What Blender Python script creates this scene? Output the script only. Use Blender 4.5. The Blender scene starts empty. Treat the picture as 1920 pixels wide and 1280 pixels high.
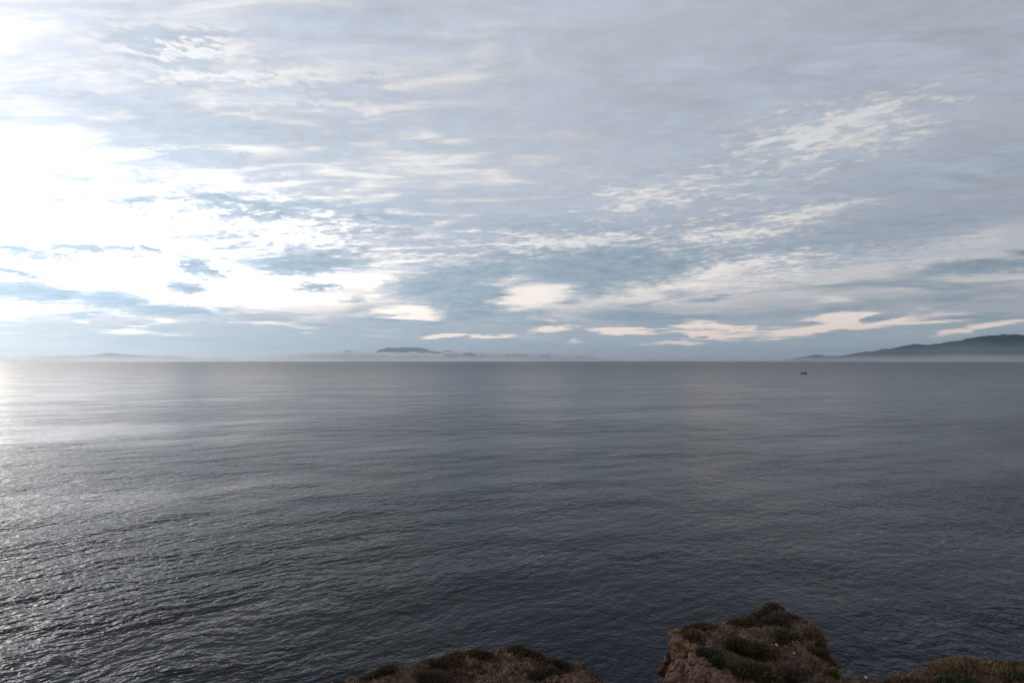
import bpy, bmesh, math, random
import numpy as np
from mathutils import Vector, Matrix, Euler

rnd = random.Random(7)
S = bpy.context.scene
C = S.collection
R = math.radians

# ------------------------------------------------------------------ camera
CAM_Z = 22.0
cd = bpy.data.cameras.new('camera')
cam = bpy.data.objects.new('camera', cd)
C.objects.link(cam)
cam.location = (0, 0, CAM_Z)
cam.rotation_euler = (R(90 + 1.88), 0, 0)
cd.sensor_width = 36
cd.lens = 20.0
cd.clip_start = 0.1
cd.clip_end = 200000
S.camera = cam

# ------------------------------------------------------------------ view and light
S.view_settings.view_transform = 'Standard'
S.view_settings.look = 'None'
S.view_settings.exposure = 0
S.view_settings.gamma = 1
S.view_settings.use_curve_mapping = False
S.render.engine = 'CYCLES'
S.cycles.use_denoising = True
S.cycles.denoising_input_passes = 'RGB_ALBEDO_NORMAL'
S.cycles.denoising_prefilter = 'ACCURATE'
S.cycles.max_bounces = 12
S.cycles.volume_bounces = 10
S.cycles.sample_clamp_indirect = 2

SUN_AZ, SUN_EL = -56.0, 12.0          # degrees, azimuth clockwise from +Y
sl = bpy.data.lights.new('sun', 'SUN')
sl.energy = 0.6
sl.angle = R(28)
sl.color = (1.0, 0.82, 0.64)
sun = bpy.data.objects.new('sun', sl)
C.objects.link(sun)
sdir = Vector((math.sin(R(SUN_AZ)) * math.cos(R(SUN_EL)), math.cos(R(SUN_AZ)) * math.cos(R(SUN_EL)), math.sin(R(SUN_EL))))
sun.rotation_euler = sdir.to_track_quat('Z', 'Y').to_euler()
sun.location = (0, 0, 60)


class E:
    """A socket of a node tree, with arithmetic."""
    def __init__(self, t, s): self.t, self.s = t, s
    def _m(self, op, *a, clamp=False):
        n = self.t.nodes.new('ShaderNodeMath'); n.operation = op; n.use_clamp = clamp
        for i, v in enumerate((self,) + a):
            if isinstance(v, E): self.t.links.new(v.s, n.inputs[i])
            else: n.inputs[i].default_value = v
        return E(self.t, n.outputs[0])
    def __add__(self, o): return self._m('ADD', o)
    __radd__ = __add__
    def __mul__(self, o): return self._m('MULTIPLY', o)
    __rmul__ = __mul__
    def __sub__(self, o): return self._m('SUBTRACT', o)
    def __rsub__(self, o): return (self * -1.0) + o
    def __truediv__(self, o): return self._m('DIVIDE', o)
    def __rtruediv__(self, o): return E.val(self.t, o)._m('DIVIDE', self)
    def clamp(self): return self._m('ADD', 0.0, clamp=True)
    def max(self, o): return self._m('MAXIMUM', o)
    def min(self, o): return self._m('MINIMUM', o)
    def exp(self): return self._m('EXPONENT')
    def pow(self, o): return self._m('POWER', o)
    def fn(self, op): return self._m(op)
    @staticmethod
    def val(t, v):
        n = t.nodes.new('ShaderNodeValue'); n.outputs[0].default_value = v
        return E(t, n.outputs[0])
    def smooth(self, a, b, lo=0.0, hi=1.0):
        n = self.t.nodes.new('ShaderNodeMapRange'); n.interpolation_type = 'SMOOTHSTEP'
        self.t.links.new(self.s, n.inputs[0])
        for i, v in enumerate((a, b, lo, hi)): n.inputs[i + 1].default_value = v
        return E(self.t, n.outputs[0])


def comb(t, x, y, z=0.0):
    n = t.nodes.new('ShaderNodeCombineXYZ')
    for i, v in enumerate((x, y, z)):
        if isinstance(v, E): t.links.new(v.s, n.inputs[i])
        else: n.inputs[i].default_value = v
    return E(t, n.outputs[0])


def sep(t, v):
    n = t.nodes.new('ShaderNodeSeparateXYZ'); t.links.new(v.s, n.inputs[0])
    return [E(t, n.outputs[i]) for i in range(3)]


def vmath(t, op, a, b):
    n = t.nodes.new('ShaderNodeVectorMath'); n.operation = op
    for i, v in enumerate((a, b)):
        if isinstance(v, E): t.links.new(v.s, n.inputs[i])
        elif op == 'SCALE' and i == 1: n.inputs['Scale'].default_value = v
        else: n.inputs[i].default_value = v
    return E(t, n.outputs['Value' if op in ('DOT_PRODUCT', 'LENGTH', 'DISTANCE') else 'Vector'])


def noise(t, v, scale=1.0, detail=3.0, rough=0.5, dist=0.0, dims='3D', color=False, lac=2.0):
    n = t.nodes.new('ShaderNodeTexNoise'); n.noise_dimensions = dims
    t.links.new(v.s, n.inputs['Vector'])
    n.inputs['Scale'].default_value = scale; n.inputs['Detail'].default_value = detail
    n.inputs['Roughness'].default_value = rough; n.inputs['Distortion'].default_value = dist
    n.inputs['Lacunarity'].default_value = lac
    return E(t, n.outputs['Color' if color else 'Fac'])


def mapping(t, v, loc=(0, 0, 0), rot=0.0, scale=(1, 1, 1), kind='TEXTURE'):
    n = t.nodes.new('ShaderNodeMapping'); n.vector_type = kind
    t.links.new(v.s, n.inputs[0])
    n.inputs['Location'].default_value = loc; n.inputs['Rotation'].default_value = (0, 0, R(rot))
    n.inputs['Scale'].default_value = scale
    return E(t, n.outputs[0])


def mix(t, f, a, b):
    n = t.nodes.new('ShaderNodeMix'); n.data_type = 'RGBA'
    for i, v in ((0, f), (6, a), (7, b)):
        if isinstance(v, E): t.links.new(v.s, n.inputs[i])
        elif i == 0: n.inputs[0].default_value = v
        else: n.inputs[i].default_value = tuple(v) + (1,)
    return E(t, n.outputs[2])


def ramp(t, f, stops, interp='LINEAR'):
    n = t.nodes.new('ShaderNodeValToRGB'); t.links.new(f.s, n.inputs[0])
    el = n.color_ramp.elements; n.color_ramp.interpolation = interp
    while len(el) < len(stops): el.new(0.5)
    for e, (p, c) in zip(el, stops): e.position = p; e.color = tuple(c) + (1,)
    return E(t, n.outputs[0])


# ------------------------------------------------------------------ sky
# Every entry: azimuth, elevation, half width, half height (degrees), tilt, weight
SOFT = [(35.19, 23.36, 25.72, 8.89, -9.4, 0.3), (10.23, 22.57, 22.14, 6.92, -3.8, 0.2), (36.79, 14.65, 14.39, 2.71, 1.3, 0.55), (2.16, 14.8, 28.11, 2.8, -3.4, 0.42),
    (26.99, 10.7, 13.98, 1.89, 7.8, 0.35), (-30.62, 26.57, 7.86, 0.77, 10.5, 1.0), (-32.18, 24.5, 5.14, 0.59, 7.5, 1.0), (-27.14, 19.95, 14.31, 1.83, 5.3, 0.85),
    (-18.97, 29.03, 14.87, 2.8, 8.2, 0.35), (-30.95, 22.79, 10.5, 0.57, 6.1, 0.4), (-34.76, 20.34, 6.34, 0.4, 8.5, 0.4), (-25.03, 25.68, 7.69, 0.58, 6.7, 0.35),
    (-16.93, 24.46, 11.5, 0.7, 3.0, 0.6), (-26.78, 24.45, 13.18, 0.58, 7.0, -0.5), (-31.01, 25.7, 8.17, 0.39, 9.4, -0.45), (-18.89, 23.12, 12.71, 0.53, 3.4, -0.4),
    (-30.85, 17.69, 4.86, 0.3, 6.6, 0.6), (-27.1, 17.46, 3.91, 0.22, 6.2, 0.6), (-16.89, 21.1, 25.08, 3.66, 5.7, 0.22), (-27.95, 17.42, 9.4, 0.62, 5.5, 0.3),
    (-3.28, 30.37, 18.55, 5.78, 1.3, 0.18), (30.08, 19.74, 9.42, 2.68, -0.2, -1.1), (12.78, 15.45, 9.67, 1.5, 8.2, -0.75), (28.93, 13.21, 7.78, 0.69, 2.8, -1.0),
    (-8.61, 18.13, 17.51, 2.25, -0.3, -0.42), (6.46, 11.54, 8.52, 0.83, 2.6, -1.15), (21.58, 8.71, 10.63, 0.99, 9.3, -0.75), (21.15, 11.78, 7.89, 1.08, 8.0, -0.75),
    (39.37, 9.39, 5.74, 1.15, 9.0, -0.26), (35.66, 10.85, 10.57, 1.47, 5.6, 0.4), (16.75, 7.19, 18.67, 1.53, 8.2, -0.16), (-38.76, 11.04, 13.37, 3.88, 8.5, -0.75),
    (-20.68, 11.71, 12.32, 2.45, 0.1, -0.4), (-42.29, 14.72, 6.12, 3.02, 12.6, -0.3), (-22.24, 23.54, 14.05, 1.74, 3.9, -0.22), (2.18, 28.92, 5.74, 1.1, 40.2, -0.16),
    (4.92, 31.94, 2.92, 9.38, -38.0, -0.06), (-13.74, 7.03, 21.41, 3.62, 1.7, -0.55), (-24.43, 15.86, 11.74, 1.39, 3.7, -0.35)]
HARD = [(0.0, 6.97, 3.23, 0.64, 4.9, 0.6), (-1.61, 4.56, 5.38, 0.75, 0.1, 0.8), (5.38, 8.26, 3.19, 0.95, 19.0, 0.8), (12.23, 10.43, 6.2, 1.23, -6.2, 1.0),
    (5.37, 6.14, 3.2, 0.64, -0.6, 0.7), (-8.57, 8.47, 3.18, 0.73, 9.1, 0.9), (-3.23, 9.6, 5.92, 0.84, 14.2, 0.8), (-6.96, 3.73, 4.24, 0.43, 0.4, 0.8),
    (2.15, 3.76, 6.44, 0.48, -0.2, 0.6), (-20.7, 13.89, 3.8, 0.68, 0.9, 0.5), (-13.8, 14.15, 6.13, 0.7, -0.6, 0.6), (-10.69, 12.8, 6.27, 0.51, -0.6, 0.5),
    (-30.76, 12.8, 2.4, 0.4, 0.6, 0.35), (-34.59, 12.07, 2.2, 0.3, 1.0, 0.3), (-19.22, 9.49, 5.82, 1.39, 6.3, 1.5), (-29.06, 8.15, 1.73, 0.7, -16.0, 1.2),
    (-29.85, 6.42, 2.23, 0.6, -5.5, 1.3), (-19.43, 6.98, 1.92, 0.45, 2.4, 1.1), (-40.94, 8.42, 2.47, 0.4, -3.3, 1.4), (-37.37, 9.02, 4.1, 0.47, -1.9, 1.4),
    (-34.16, 9.08, 2.22, 0.35, -2.3, 1.0), (-41.51, 6.71, 1.82, 0.36, -4.7, 1.5), (-39.67, 7.97, 1.93, 0.33, 0.1, 1.3), (-38.42, 7.73, 1.2, 0.29, 6.0, 1.0),
    (-40.87, 5.24, 5.26, 0.89, -0.8, 1.3), (-35.37, 5.12, 3.42, 0.96, 1.2, 1.3), (-31.02, 4.37, 4.76, 0.64, -3.2, 1.1), (-36.75, 3.75, 1.74, 0.34, 2.8, 0.8),
    (-33.83, 11.3, 4.48, 0.35, 0.3, 0.5), (-37.44, 12.27, 3.43, 0.37, 3.0, 0.5), (-34.61, 13.13, 4.41, 0.43, 1.7, 0.55), (-27.05, 14.17, 5.17, 0.64, 2.6, 0.8),
    (-22.57, 13.48, 4.15, 0.57, -0.9, 0.7), (-38.16, 14.4, 3.03, 0.29, 3.6, 0.3), (-5.38, 8.26, 7.5, 1.79, 14.5, 1.5), (-4.3, 6.15, 5.9, 1.6, 0.4, 1.5),
    (9.1, 9.24, 8.92, 2.19, 1.5, 1.5), (8.03, 7.16, 5.8, 1.16, 7.0, 1.1), (-4.83, 4.55, 6.42, 0.96, 0.4, 1.0), (-13.72, 3.91, 4.58, 0.52, -2.1, 0.7),
    (-15.5, 5.79, 2.01, 0.31, 1.6, 0.7), (19.18, 6.03, 3.83, 0.4, 2.1, 0.7), (14.73, 3.64, 6.02, 0.73, -1.0, 0.7), (29.41, 4.44, 7.32, 0.56, 4.4, 0.6),
    (39.33, 7.26, 5.45, 0.75, 4.3, 0.9), (39.61, 5.17, 6.36, 0.91, 3.5, 0.5), (2.15, 4.83, 4.83, 0.48, -0.2, 0.6), (10.12, 4.76, 7.81, 0.95, 3.2, 0.6),
    (3.24, 13.25, 10.77, 1.23, 1.1, 0.5), (-16.83, 14.69, 6.96, 0.78, 1.2, 0.7), (-27.04, 13.71, 4.75, 0.55, 3.5, 0.45), (4.85, 10.89, 4.81, 0.94, 8.8, 0.4)]
OPEN = [(30.8, 3.6, 3.56, 0.6, 2.5, 1.2), (29.38, 2.95, 7.73, 0.65, 5.2, 1.2), (21.05, 3.16, 4.21, 0.55, -5.5, 1.2), (19.14, 2.49, 4.31, 0.41, -3.0, 1.1),
    (17.7, 3.22, 2.43, 0.26, -3.1, 0.9), (19.15, 3.5, 3.35, 0.2, 4.1, 0.9), (11.15, 2.85, 3.0, 0.37, -3.6, 1.2), (4.29, 3.16, 2.14, 0.32, 1.8, 1.1),
    (3.49, 2.84, 2.03, 0.21, 1.8, 0.8), (-2.26, 2.42, 2.68, 0.21, 1.1, 1.1), (-6.95, 2.4, 1.59, 0.21, 2.3, 1.1), (6.15, 1.87, 1.06, 0.16, -0.2, 0.9),
    (16.45, 1.65, 2.22, 0.15, -2.6, 0.7), (39.55, 2.57, 2.56, 0.21, 8.2, 1.1), (-10.64, 4.75, 3.64, 0.74, -2.2, 0.8), (-9.59, 4.29, 2.62, 0.37, -2.3, 0.9),
    (2.15, 6.54, 4.03, 1.17, 7.7, 1.0), (36.56, 3.11, 3.11, 0.17, 1.4, 0.8), (3.76, 4.02, 2.68, 0.32, -0.3, 0.5), (14.71, 1.66, 1.5, 0.16, -0.4, 0.5),
    (-24.05, 4.85, 2.03, 0.24, 5.4, 0.3)]
DARK = [(21.98, 3.34, 2.31, 0.35, -3.5, 1.2), (26.02, 3.14, 3.25, 0.34, 1.8, 1.2), (32.56, 3.4, 2.1, 0.32, 9.7, 1.1), (29.78, 2.38, 0.97, 0.14, -1.4, 1.0)]
GRAIN = [(15.32, 13.56, 16.48, 4.5, 4.3, 1.6), (29.67, 19.73, 10.45, 3.27, 2.1, 2.2), (6.46, 11.64, 13.83, 2.07, 3.5, 1.2), (24.77, 8.51, 14.55, 2.42, 7.0, 1.0),
    (-27.03, 13.25, 14.32, 2.75, 6.4, 1.0), (-16.3, 11.51, 10.0, 3.0, 3.2, 0.8)]
RIPPLE = [(-8.62, 18.38, 22.28, 5.37, -0.2, 1.8), (-24.51, 21.02, 19.03, 6.15, 4.8, 0.6), (2.16, 14.55, 20.54, 2.55, -3.4, 1.0)]


def build_sky():
    w = bpy.data.worlds.new('World'); S.world = w; w.use_nodes = True
    w.cycles.sampling_method = 'NONE'
    t = w.node_tree; t.nodes.clear()
    tc = t.nodes.new('ShaderNodeTexCoord'); d = E(t, tc.outputs['Generated'])
    x, y, z = sep(t, d)
    zc = z.max(0.0)
    el = zc.fn('ARCSINE') * (180 / math.pi)
    az = x._m('ARCTAN2', y) * (180 / math.pi)
    th = vmath(t, 'DOT_PRODUCT', d, tuple(sdir)).min(1.0).max(-1.0).fn('ARCCOSINE') * (180 / math.pi)
    inv = E.val(t, 1.0) / (zc + 0.055)
    P = comb(t, x * inv, y * inv)                    # position on the cloud deck
    # warp of the cloud outlines
    UV0 = comb(t, az, el * 3.2)
    w1 = noise(t, UV0, 0.10, 4, 0.55, color=True)
    w2 = noise(t, UV0, 0.55, 3, 0.62, color=True)
    wr, wg, wb = sep(t, w1)
    vr, vg, vb = sep(t, w2)
    U = az + (wr - 0.5) * 5.0 + (vr - 0.5) * 2.0
    V = el + ((wg - 0.5) * 0.16 + (vg - 0.5) * 0.11) * (el + 3.0)
    UV = comb(t, U, V)

    def blobs(L, start, uv, mode='ADD', quad=False):
        acc = start
        for (u, v, ru, rv, rot, wt) in L:
            m = mapping(t, uv, (u, v, 0), rot, (ru * 1.35, rv * 1.35, 1))
            g = t.nodes.new('ShaderNodeTexGradient'); g.gradient_type = 'QUADRATIC_SPHERE' if quad else 'SPHERICAL'
            t.links.new(m.s, g.inputs[0])
            e = E(t, g.outputs['Fac']) * wt
            acc = acc + e if mode == 'ADD' else acc.max(e)
        return acc

    # ripples and grain of the deck
    rip = noise(t, mapping(t, P, rot=3, scale=(0.36, 0.125, 1)), 1.0, 4, 0.62, 0.8)
    rip2 = noise(t, mapping(t, P, rot=-5, scale=(0.46, 0.15, 1)), 1.0, 4, 0.60, 0.6)
    grain = noise(t, mapping(t, P, rot=-32, scale=(0.125, 0.085, 1)), 1.0, 4, 0.62, 0.3)
    broad = noise(t, mapping(t, P, rot=-18, scale=(2.6, 1.3, 1)), 0.8, 4, 0.55, 0.2)
    fine = noise(t, mapping(t, P, rot=-20, scale=(0.060, 0.042, 1)), 1.0, 3, 0.6)
    left = az.smooth(-6, 12, 1.0, 0.0)
    gm = blobs(GRAIN, E.val(t, 0.0), UV).clamp()
    rm = blobs(RIPPLE, E.val(t, 0.0), UV).clamp()
    tex = (rip - 0.5) * (rm * 1.9 + 0.35) + (rip2 - 0.5) * (left * 2.3 + 0.3) + (grain - 0.5) * (gm * 3.0 + 0.40) + (fine - 0.5) * (gm * 1.7 + 0.22)
    # cover of the deck
    base = el.smooth(5.5, 11.5, 0.12, 0.58) + az.smooth(-14, 8, 0.0, 0.13) * el.smooth(7, 11) + (broad - 0.5) * 1.0 * el.smooth(3, 12, 0.25, 1.0) + az.smooth(-35, 30, 0.09, 0.16)
    cover = blobs(SOFT, base, UV, quad=True) + tex * el.smooth(5.0, 11.0, 0.30, 1.0)
    c = (cover + 0.22) / 1.42
    c = c.clamp()
    jag = (fine - 0.5) * 1.3 + (grain - 0.5) * 1.1
    UVh = comb(t, U + jag * 1.4 + (vb - 0.5) * 6.0, V + (jag * 0.05 + (rip - 0.5) * 0.09) * (el + 2.0))
    hard = (blobs(HARD, E.val(t, 0.0), UVh, mode='MAX') * (1.0 + (grain - 0.5) * 0.9 + (wb - 0.5) * 1.2) + tex * 0.16).smooth(0.04, 0.92)
    # low bank of stratus above the horizon: a pale sheet with darker lens streaks in it
    V2 = el + (wg - 0.5) * 1.8 + (vg - 0.5) * 0.8 + az.smooth(0, 40, 0.0, -1.4)
    low = V2.smooth(7.2, 3.0) * 0.92
    l3 = noise(t, comb(t, az * 0.5, el * 5.0), 0.55, 4, 0.6)
    l4 = noise(t, mapping(t, comb(t, az, el * 9.0), rot=6), 0.085, 4, 0.55, 0.6)
    l5 = noise(t, mapping(t, comb(t, az + 40.0, el * 9.0), rot=6), 0.16, 4, 0.6, 0.6)
    UVl = comb(t, az + (wr - 0.5) * 4 + (vr - 0.5) * 2.4 + (l3 - 0.5) * 6.0, el + (vg - 0.5) * 0.35 + (wg - 0.5) * 0.25 + (l3 - 0.5) * 1.2)
    op = blobs(OPEN, E.val(t, 0.0), UVl, mode='MAX')
    op = (op - blobs(DARK, E.val(t, 0.0), UVl, mode='MAX') + (l5 - 0.5) * 0.9).smooth(0.10, 0.62)
    streak = (l4 - 0.5).smooth(0.00, 0.16) * el.smooth(1.2, 2.6) * el.smooth(10.5, 6.0) * az.smooth(-40, 4, 0.25, 0.85)
    pale = (l5 - 0.5).smooth(0.02, 0.20) * el.smooth(1.6, 3.2) * el.smooth(10.0, 5.5) * 0.40

    g1 = (th * th / -500.0).exp() * el.smooth(9, 21, 1.0, 0.05); g2 = (th / -60.0).exp()
    gap = (g2 * 0.70 + g1 * 7.0 + 0.52) * el.smooth(4, 15, 1.22, 1.0)
    gcol = ramp(t, el / 40.0, [(0.0, (1.0, 0.74, 0.62)), (0.10, (1.0, 0.86, 0.76)), (0.2, (1.0, 0.94, 0.89)), (0.36, (0.97, 0.98, 0.98)), (0.6, (0.82, 0.93, 1.03)), (1.0, (0.74, 0.88, 1.02))])
    gv = vmath(t, 'SCALE', gcol, 1.0); t.links.new(gap.s, gv.s.node.inputs['Scale'])
    thin = vmath(t, 'SCALE', ramp(t, el / 40.0, [(0.0, (1.0, 0.90, 0.83)), (0.3, (1.0, 0.965, 0.935)), (1.0, (0.98, 0.97, 0.975))]), 1.0)
    t.links.new((gap * 1.02).s, thin.s.node.inputs['Scale'])
    dk = (th / -18.0).exp() * 0.28 + g1 * 0.32 + g2 * 0.48 + el.smooth(8, 16, 0.245, 0.315)
    dk = dk * (1.0 + (rip - 0.5) * 0.45 + (grain - 0.5) * 0.35 + (broad - 0.5) * 0.45 + (rip2 - 0.5) * 0.35)
    dcol = ramp(t, el / 40.0, [(0.0, (0.74, 1.0, 1.20)), (0.13, (0.75, 0.98, 1.24)), (0.24, (0.83, 0.98, 1.19)), (0.34, (0.88, 0.985, 1.165)), (0.45, (0.89, 0.995, 1.15)), (1.0, (0.91, 0.99, 1.15))])
    dv = vmath(t, 'SCALE', dcol, 1.0); t.links.new(dk.s, dv.s.node.inputs['Scale'])
    hv = vmath(t, 'SCALE', ramp(t, el / 40.0, [(0.0, (0.76, 0.98, 1.18)), (1.0, (0.80, 0.98, 1.18))]), 1.0)
    hk = (th / -24.0).exp() * 0.42 + g2 * 0.46 + 0.205
    hk = hk * (1.0 + (rip - 0.5) * 0.5 + (grain - 0.5) * 0.35 + (vb - 0.5) * 0.7)
    t.links.new(hk.s, hv.s.node.inputs['Scale'])
    lk = (th / -30.0).exp() * 0.18 + g2 * 0.28 + 0.30
    lk = lk * (1.0 + (l3 - 0.5) * 0.25)
    lcol = ramp(t, el / 10.0, [(0.0, (0.92, 1.0, 1.10)), (0.20, (0.80, 1.0, 1.16)), (0.45, (0.90, 1.0, 1.13)), (1.0, (1.10, 1.08, 1.10))])
    lv = vmath(t, 'SCALE', lcol, 1.0); t.links.new(lk.s, lv.s.node.inputs['Scale'])
    sv = vmath(t, 'SCALE', ramp(t, el / 10.0, [(0.0, (0.74, 0.96, 1.16)), (1.0, (0.76, 0.96, 1.16))]), 1.0)
    t.links.new((lk * 0.86).s, sv.s.node.inputs['Scale'])

    sky = t.nodes.new('ShaderNodeTexSky'); sky.sky_type = 'NISHITA'; sky.sun_disc = False
    sky.sun_elevation = R(SUN_EL); sky.sun_rotation = R(SUN_AZ)
    sky.altitude = 20; sky.air_density = 1.0; sky.dust_density = 1.5; sky.ozone_density = 1.0
    STR = 0.05
    clear = vmath(t, 'SCALE', E(t, sky.outputs[0]), 0.10)
    gv, thin, dv, lv, sv, hv = [vmath(t, 'SCALE', q, 1.0 / STR) for q in (gv, thin, dv, lv, sv, hv)]
    gv = vmath(t, 'ADD', gv, clear)
    col = mix(t, c.smooth(0.10, 0.42), gv, thin)
    def thick(f, dark):
        # light through a thickening cloud falls off fast: weight the cover by how much brighter the gap is
        q = (gap / dark).max(1.0).min(4.0) * 0.8
        q = q.max(1.0)
        return f * q / (f * q + (1.0 - f))
    col = mix(t, thick(c.smooth(0.14, 0.96), dk), col, dv)
    col = mix(t, low, col, lv)
    col = mix(t, pale, col, thin)
    col = mix(t, streak, col, sv)
    col = mix(t, thick(hard * 0.96, hk), col, hv)
    col = mix(t, op * 0.85, col, vmath(t, 'SCALE', gv, 1.08))
    bg = t.nodes.new('ShaderNodeBackground'); bg.inputs[1].default_value = STR
    t.links.new(col.s, bg.inputs[0])
    out = t.nodes.new('ShaderNodeOutputWorld'); t.links.new(bg.outputs[0], out.inputs[0])


build_sky()


# ------------------------------------------------------------------ helpers
def new_mat(name):
    m = bpy.data.materials.new(name); m.use_nodes = True
    t = m.node_tree; t.nodes.clear()
    out = t.nodes.new('ShaderNodeOutputMaterial')
    p = t.nodes.new('ShaderNodeBsdfPrincipled')
    t.links.new(p.outputs[0], out.inputs[0])
    return m, t, p, out


def mesh_obj(name, verts, faces, mat=None, parent=None, smooth=False):
    me = bpy.data.meshes.new(name)
    verts = np.asarray(verts, dtype=np.float32)
    if isinstance(faces, np.ndarray):
        n, k = faces.shape
        me.vertices.add(len(verts)); me.vertices.foreach_set('co', verts.ravel())
        me.loops.add(n * k); me.loops.foreach_set('vertex_index', faces.astype(np.int32).ravel())
        me.polygons.add(n)
        me.polygons.foreach_set('loop_start', np.arange(0, n * k, k, dtype=np.int32))
        me.polygons.foreach_set('loop_total', np.full(n, k, dtype=np.int32))
        me.update(calc_edges=True)
    else:
        me.from_pydata([tuple(v) for v in verts], [], [tuple(f) for f in faces]); me.update()
    if smooth: me.shade_smooth()
    if mat: me.materials.append(mat)
    o = bpy.data.objects.new(name, me); C.objects.link(o)
    if parent: o.parent = parent
    return o


def tag(o, label=None, cat=None, group=None, kind=None):
    if label: o['label'] = label
    if cat: o['category'] = cat
    if group: o['group'] = group
    if kind: o['kind'] = kind
    return o


def _hash(ix, iy, iz, seed):
    h = (ix * 374761393 + iy * 668265263 + iz * 2147483647 + seed * 974634777).astype(np.int64) & 0xffffffff
    h = ((h ^ (h >> 13)) * 1274126177) & 0xffffffff
    h = ((h ^ (h >> 16)) * 2246822519) & 0xffffffff
    return ((h ^ (h >> 15)) & 0xffffff) / float(0xffffff) * 2 - 1


def vnoise(x, y, z=0.0, seed=0):
    x, y, z = np.broadcast_arrays(np.asarray(x, float), np.asarray(y, float), np.asarray(z, float))
    ix, iy, iz = np.floor(x).astype(np.int64), np.floor(y).astype(np.int64), np.floor(z).astype(np.int64)
    fx, fy, fz = x - ix, y - iy, z - iz
    sx, sy, sz = [f * f * f * (f * (f * 6 - 15) + 10) for f in (fx, fy, fz)]
    r = 0
    for a in (0, 1):
        for b in (0, 1):
            for c in (0, 1):
                r = r + _hash(ix + a, iy + b, iz + c, seed) * np.where(a, sx, 1 - sx) * np.where(b, sy, 1 - sy) * np.where(c, sz, 1 - sz)
    return r


def fbm(x, y, z=0.0, oct=5, gain=0.5, seed=0, ridged=False):
    a, r, f = 1.0, 0.0, 1.0
    for k in range(oct):
        n = vnoise(x * f, y * f, np.asarray(z) * f, seed + k * 17)
        if ridged: n = 1 - 2 * np.abs(n)
        r = r + a * n; a *= gain; f *= 2.03
    return r


def grid_faces(nu, nv):
    i = np.arange(nu - 1)[:, None] * nv + np.arange(nv - 1)[None, :]
    return np.stack([i, i + nv, i + nv + 1, i + 1], -1).reshape(-1, 4)


# ------------------------------------------------------------------ the sea
def build_sea():
    m, t, p, out = new_mat('sea_water')
    geo = t.nodes.new('ShaderNodeNewGeometry'); pos = E(t, geo.outputs['Position'])
    px, py, pz = sep(t, pos)
    flat = comb(t, px, py, 0.0)
    wob = vmath(t, 'SCALE', noise(t, flat, 0.09, 2, 0.5, color=True, dims='2D'), 3.0)
    flat = vmath(t, 'ADD', flat, wob)
    gust = noise(t, mapping(t, flat, rot=20, scale=(90, 30, 1)), 1.0, 4, 0.60, dims='2D')
    far = 1.0 - (vmath(t, 'LENGTH', flat, (0, 0, 0)) / -650.0).exp()     # farther from the shore the small waves pass into roughness
    amp = gust.smooth(0.30, 0.70, 0.35, 1.50) * (1.0 - far * 0.62)
    EPS = 0.03

    def height(v):
        big = noise(t, mapping(t, v, rot=24, scale=(13, 7.5, 1)), 1.0, 1, 0.4, dims='2D') * 1.0
        mid = noise(t, mapping(t, v, rot=32, scale=(1.9, 1.15, 1)), 1.0, 2, 0.5, dims='2D') * 0.30
        r = noise(t, mapping(t, v, rot=-25, scale=(0.62, 0.46, 1)), 1.0, 2, 0.5, dims='2D')
        # sharpen the crests a little
        return big + mid + ((r * 2 - 1).fn('ABSOLUTE') * -0.055 + r * 0.085)

    h0 = height(flat)
    hx = height(vmath(t, 'ADD', flat, (EPS, 0, 0)))
    hy = height(vmath(t, 'ADD', flat, (0, EPS, 0)))
    k = amp * (-1.0 / EPS)
    nrm = vmath(t, 'NORMALIZE', comb(t, (hx - h0) * k, (hy - h0) * k, 1.0), (0, 0, 0))
    p.inputs['Base Color'].default_value = (0.0025, 0.0066, 0.0118, 1)
    t.links.new((far * 0.22 + 0.09).s, p.inputs['Roughness'])
    p.inputs['IOR'].default_value = 1.333
    p.inputs['Specular IOR Level'].default_value = 0.16
    t.links.new(nrm.s, p.inputs['Normal'])
    # one round sheet, finer near the shore
    rs = np.concatenate([[0.0], np.geomspace(4, 40000, 70)])
    na = 96
    V = [(0, 0, 0)]; F = []
    for r in rs[1:]:
        for a in range(na):
            V.append((r * math.cos(2 * math.pi * a / na), r * math.sin(2 * math.pi * a / na), 0))
    for a in range(na): F.append((0, 1 + a, 1 + (a + 1) % na))
    for k in range(len(rs) - 2):
        for a in range(na):
            b = 1 + k * na; c = b + na; a2 = (a + 1) % na
            F.append((b + a, c + a, c + a2, b + a2))
    o = mesh_obj('sea', V, F, m)
    tag(o, 'dark rippled open sea stretching out to the horizon', None, None, 'structure')


build_sea()


# ------------------------------------------------------------------ far land
def land_mat(name, a, b):
    m, t, p, out = new_mat(name)
    geo = t.nodes.new('ShaderNodeNewGeometry'); pos = E(t, geo.outputs['Position'])
    n = noise(t, pos, 0.004, 5, 0.6)
    t.links.new(mix(t, n.smooth(0.35, 0.65), a, b).s, p.inputs['Base Color'])
    p.inputs['Roughness'].default_value = 0.95
    p.inputs['Specular IOR Level'].default_value = 0.1
    return m


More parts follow.
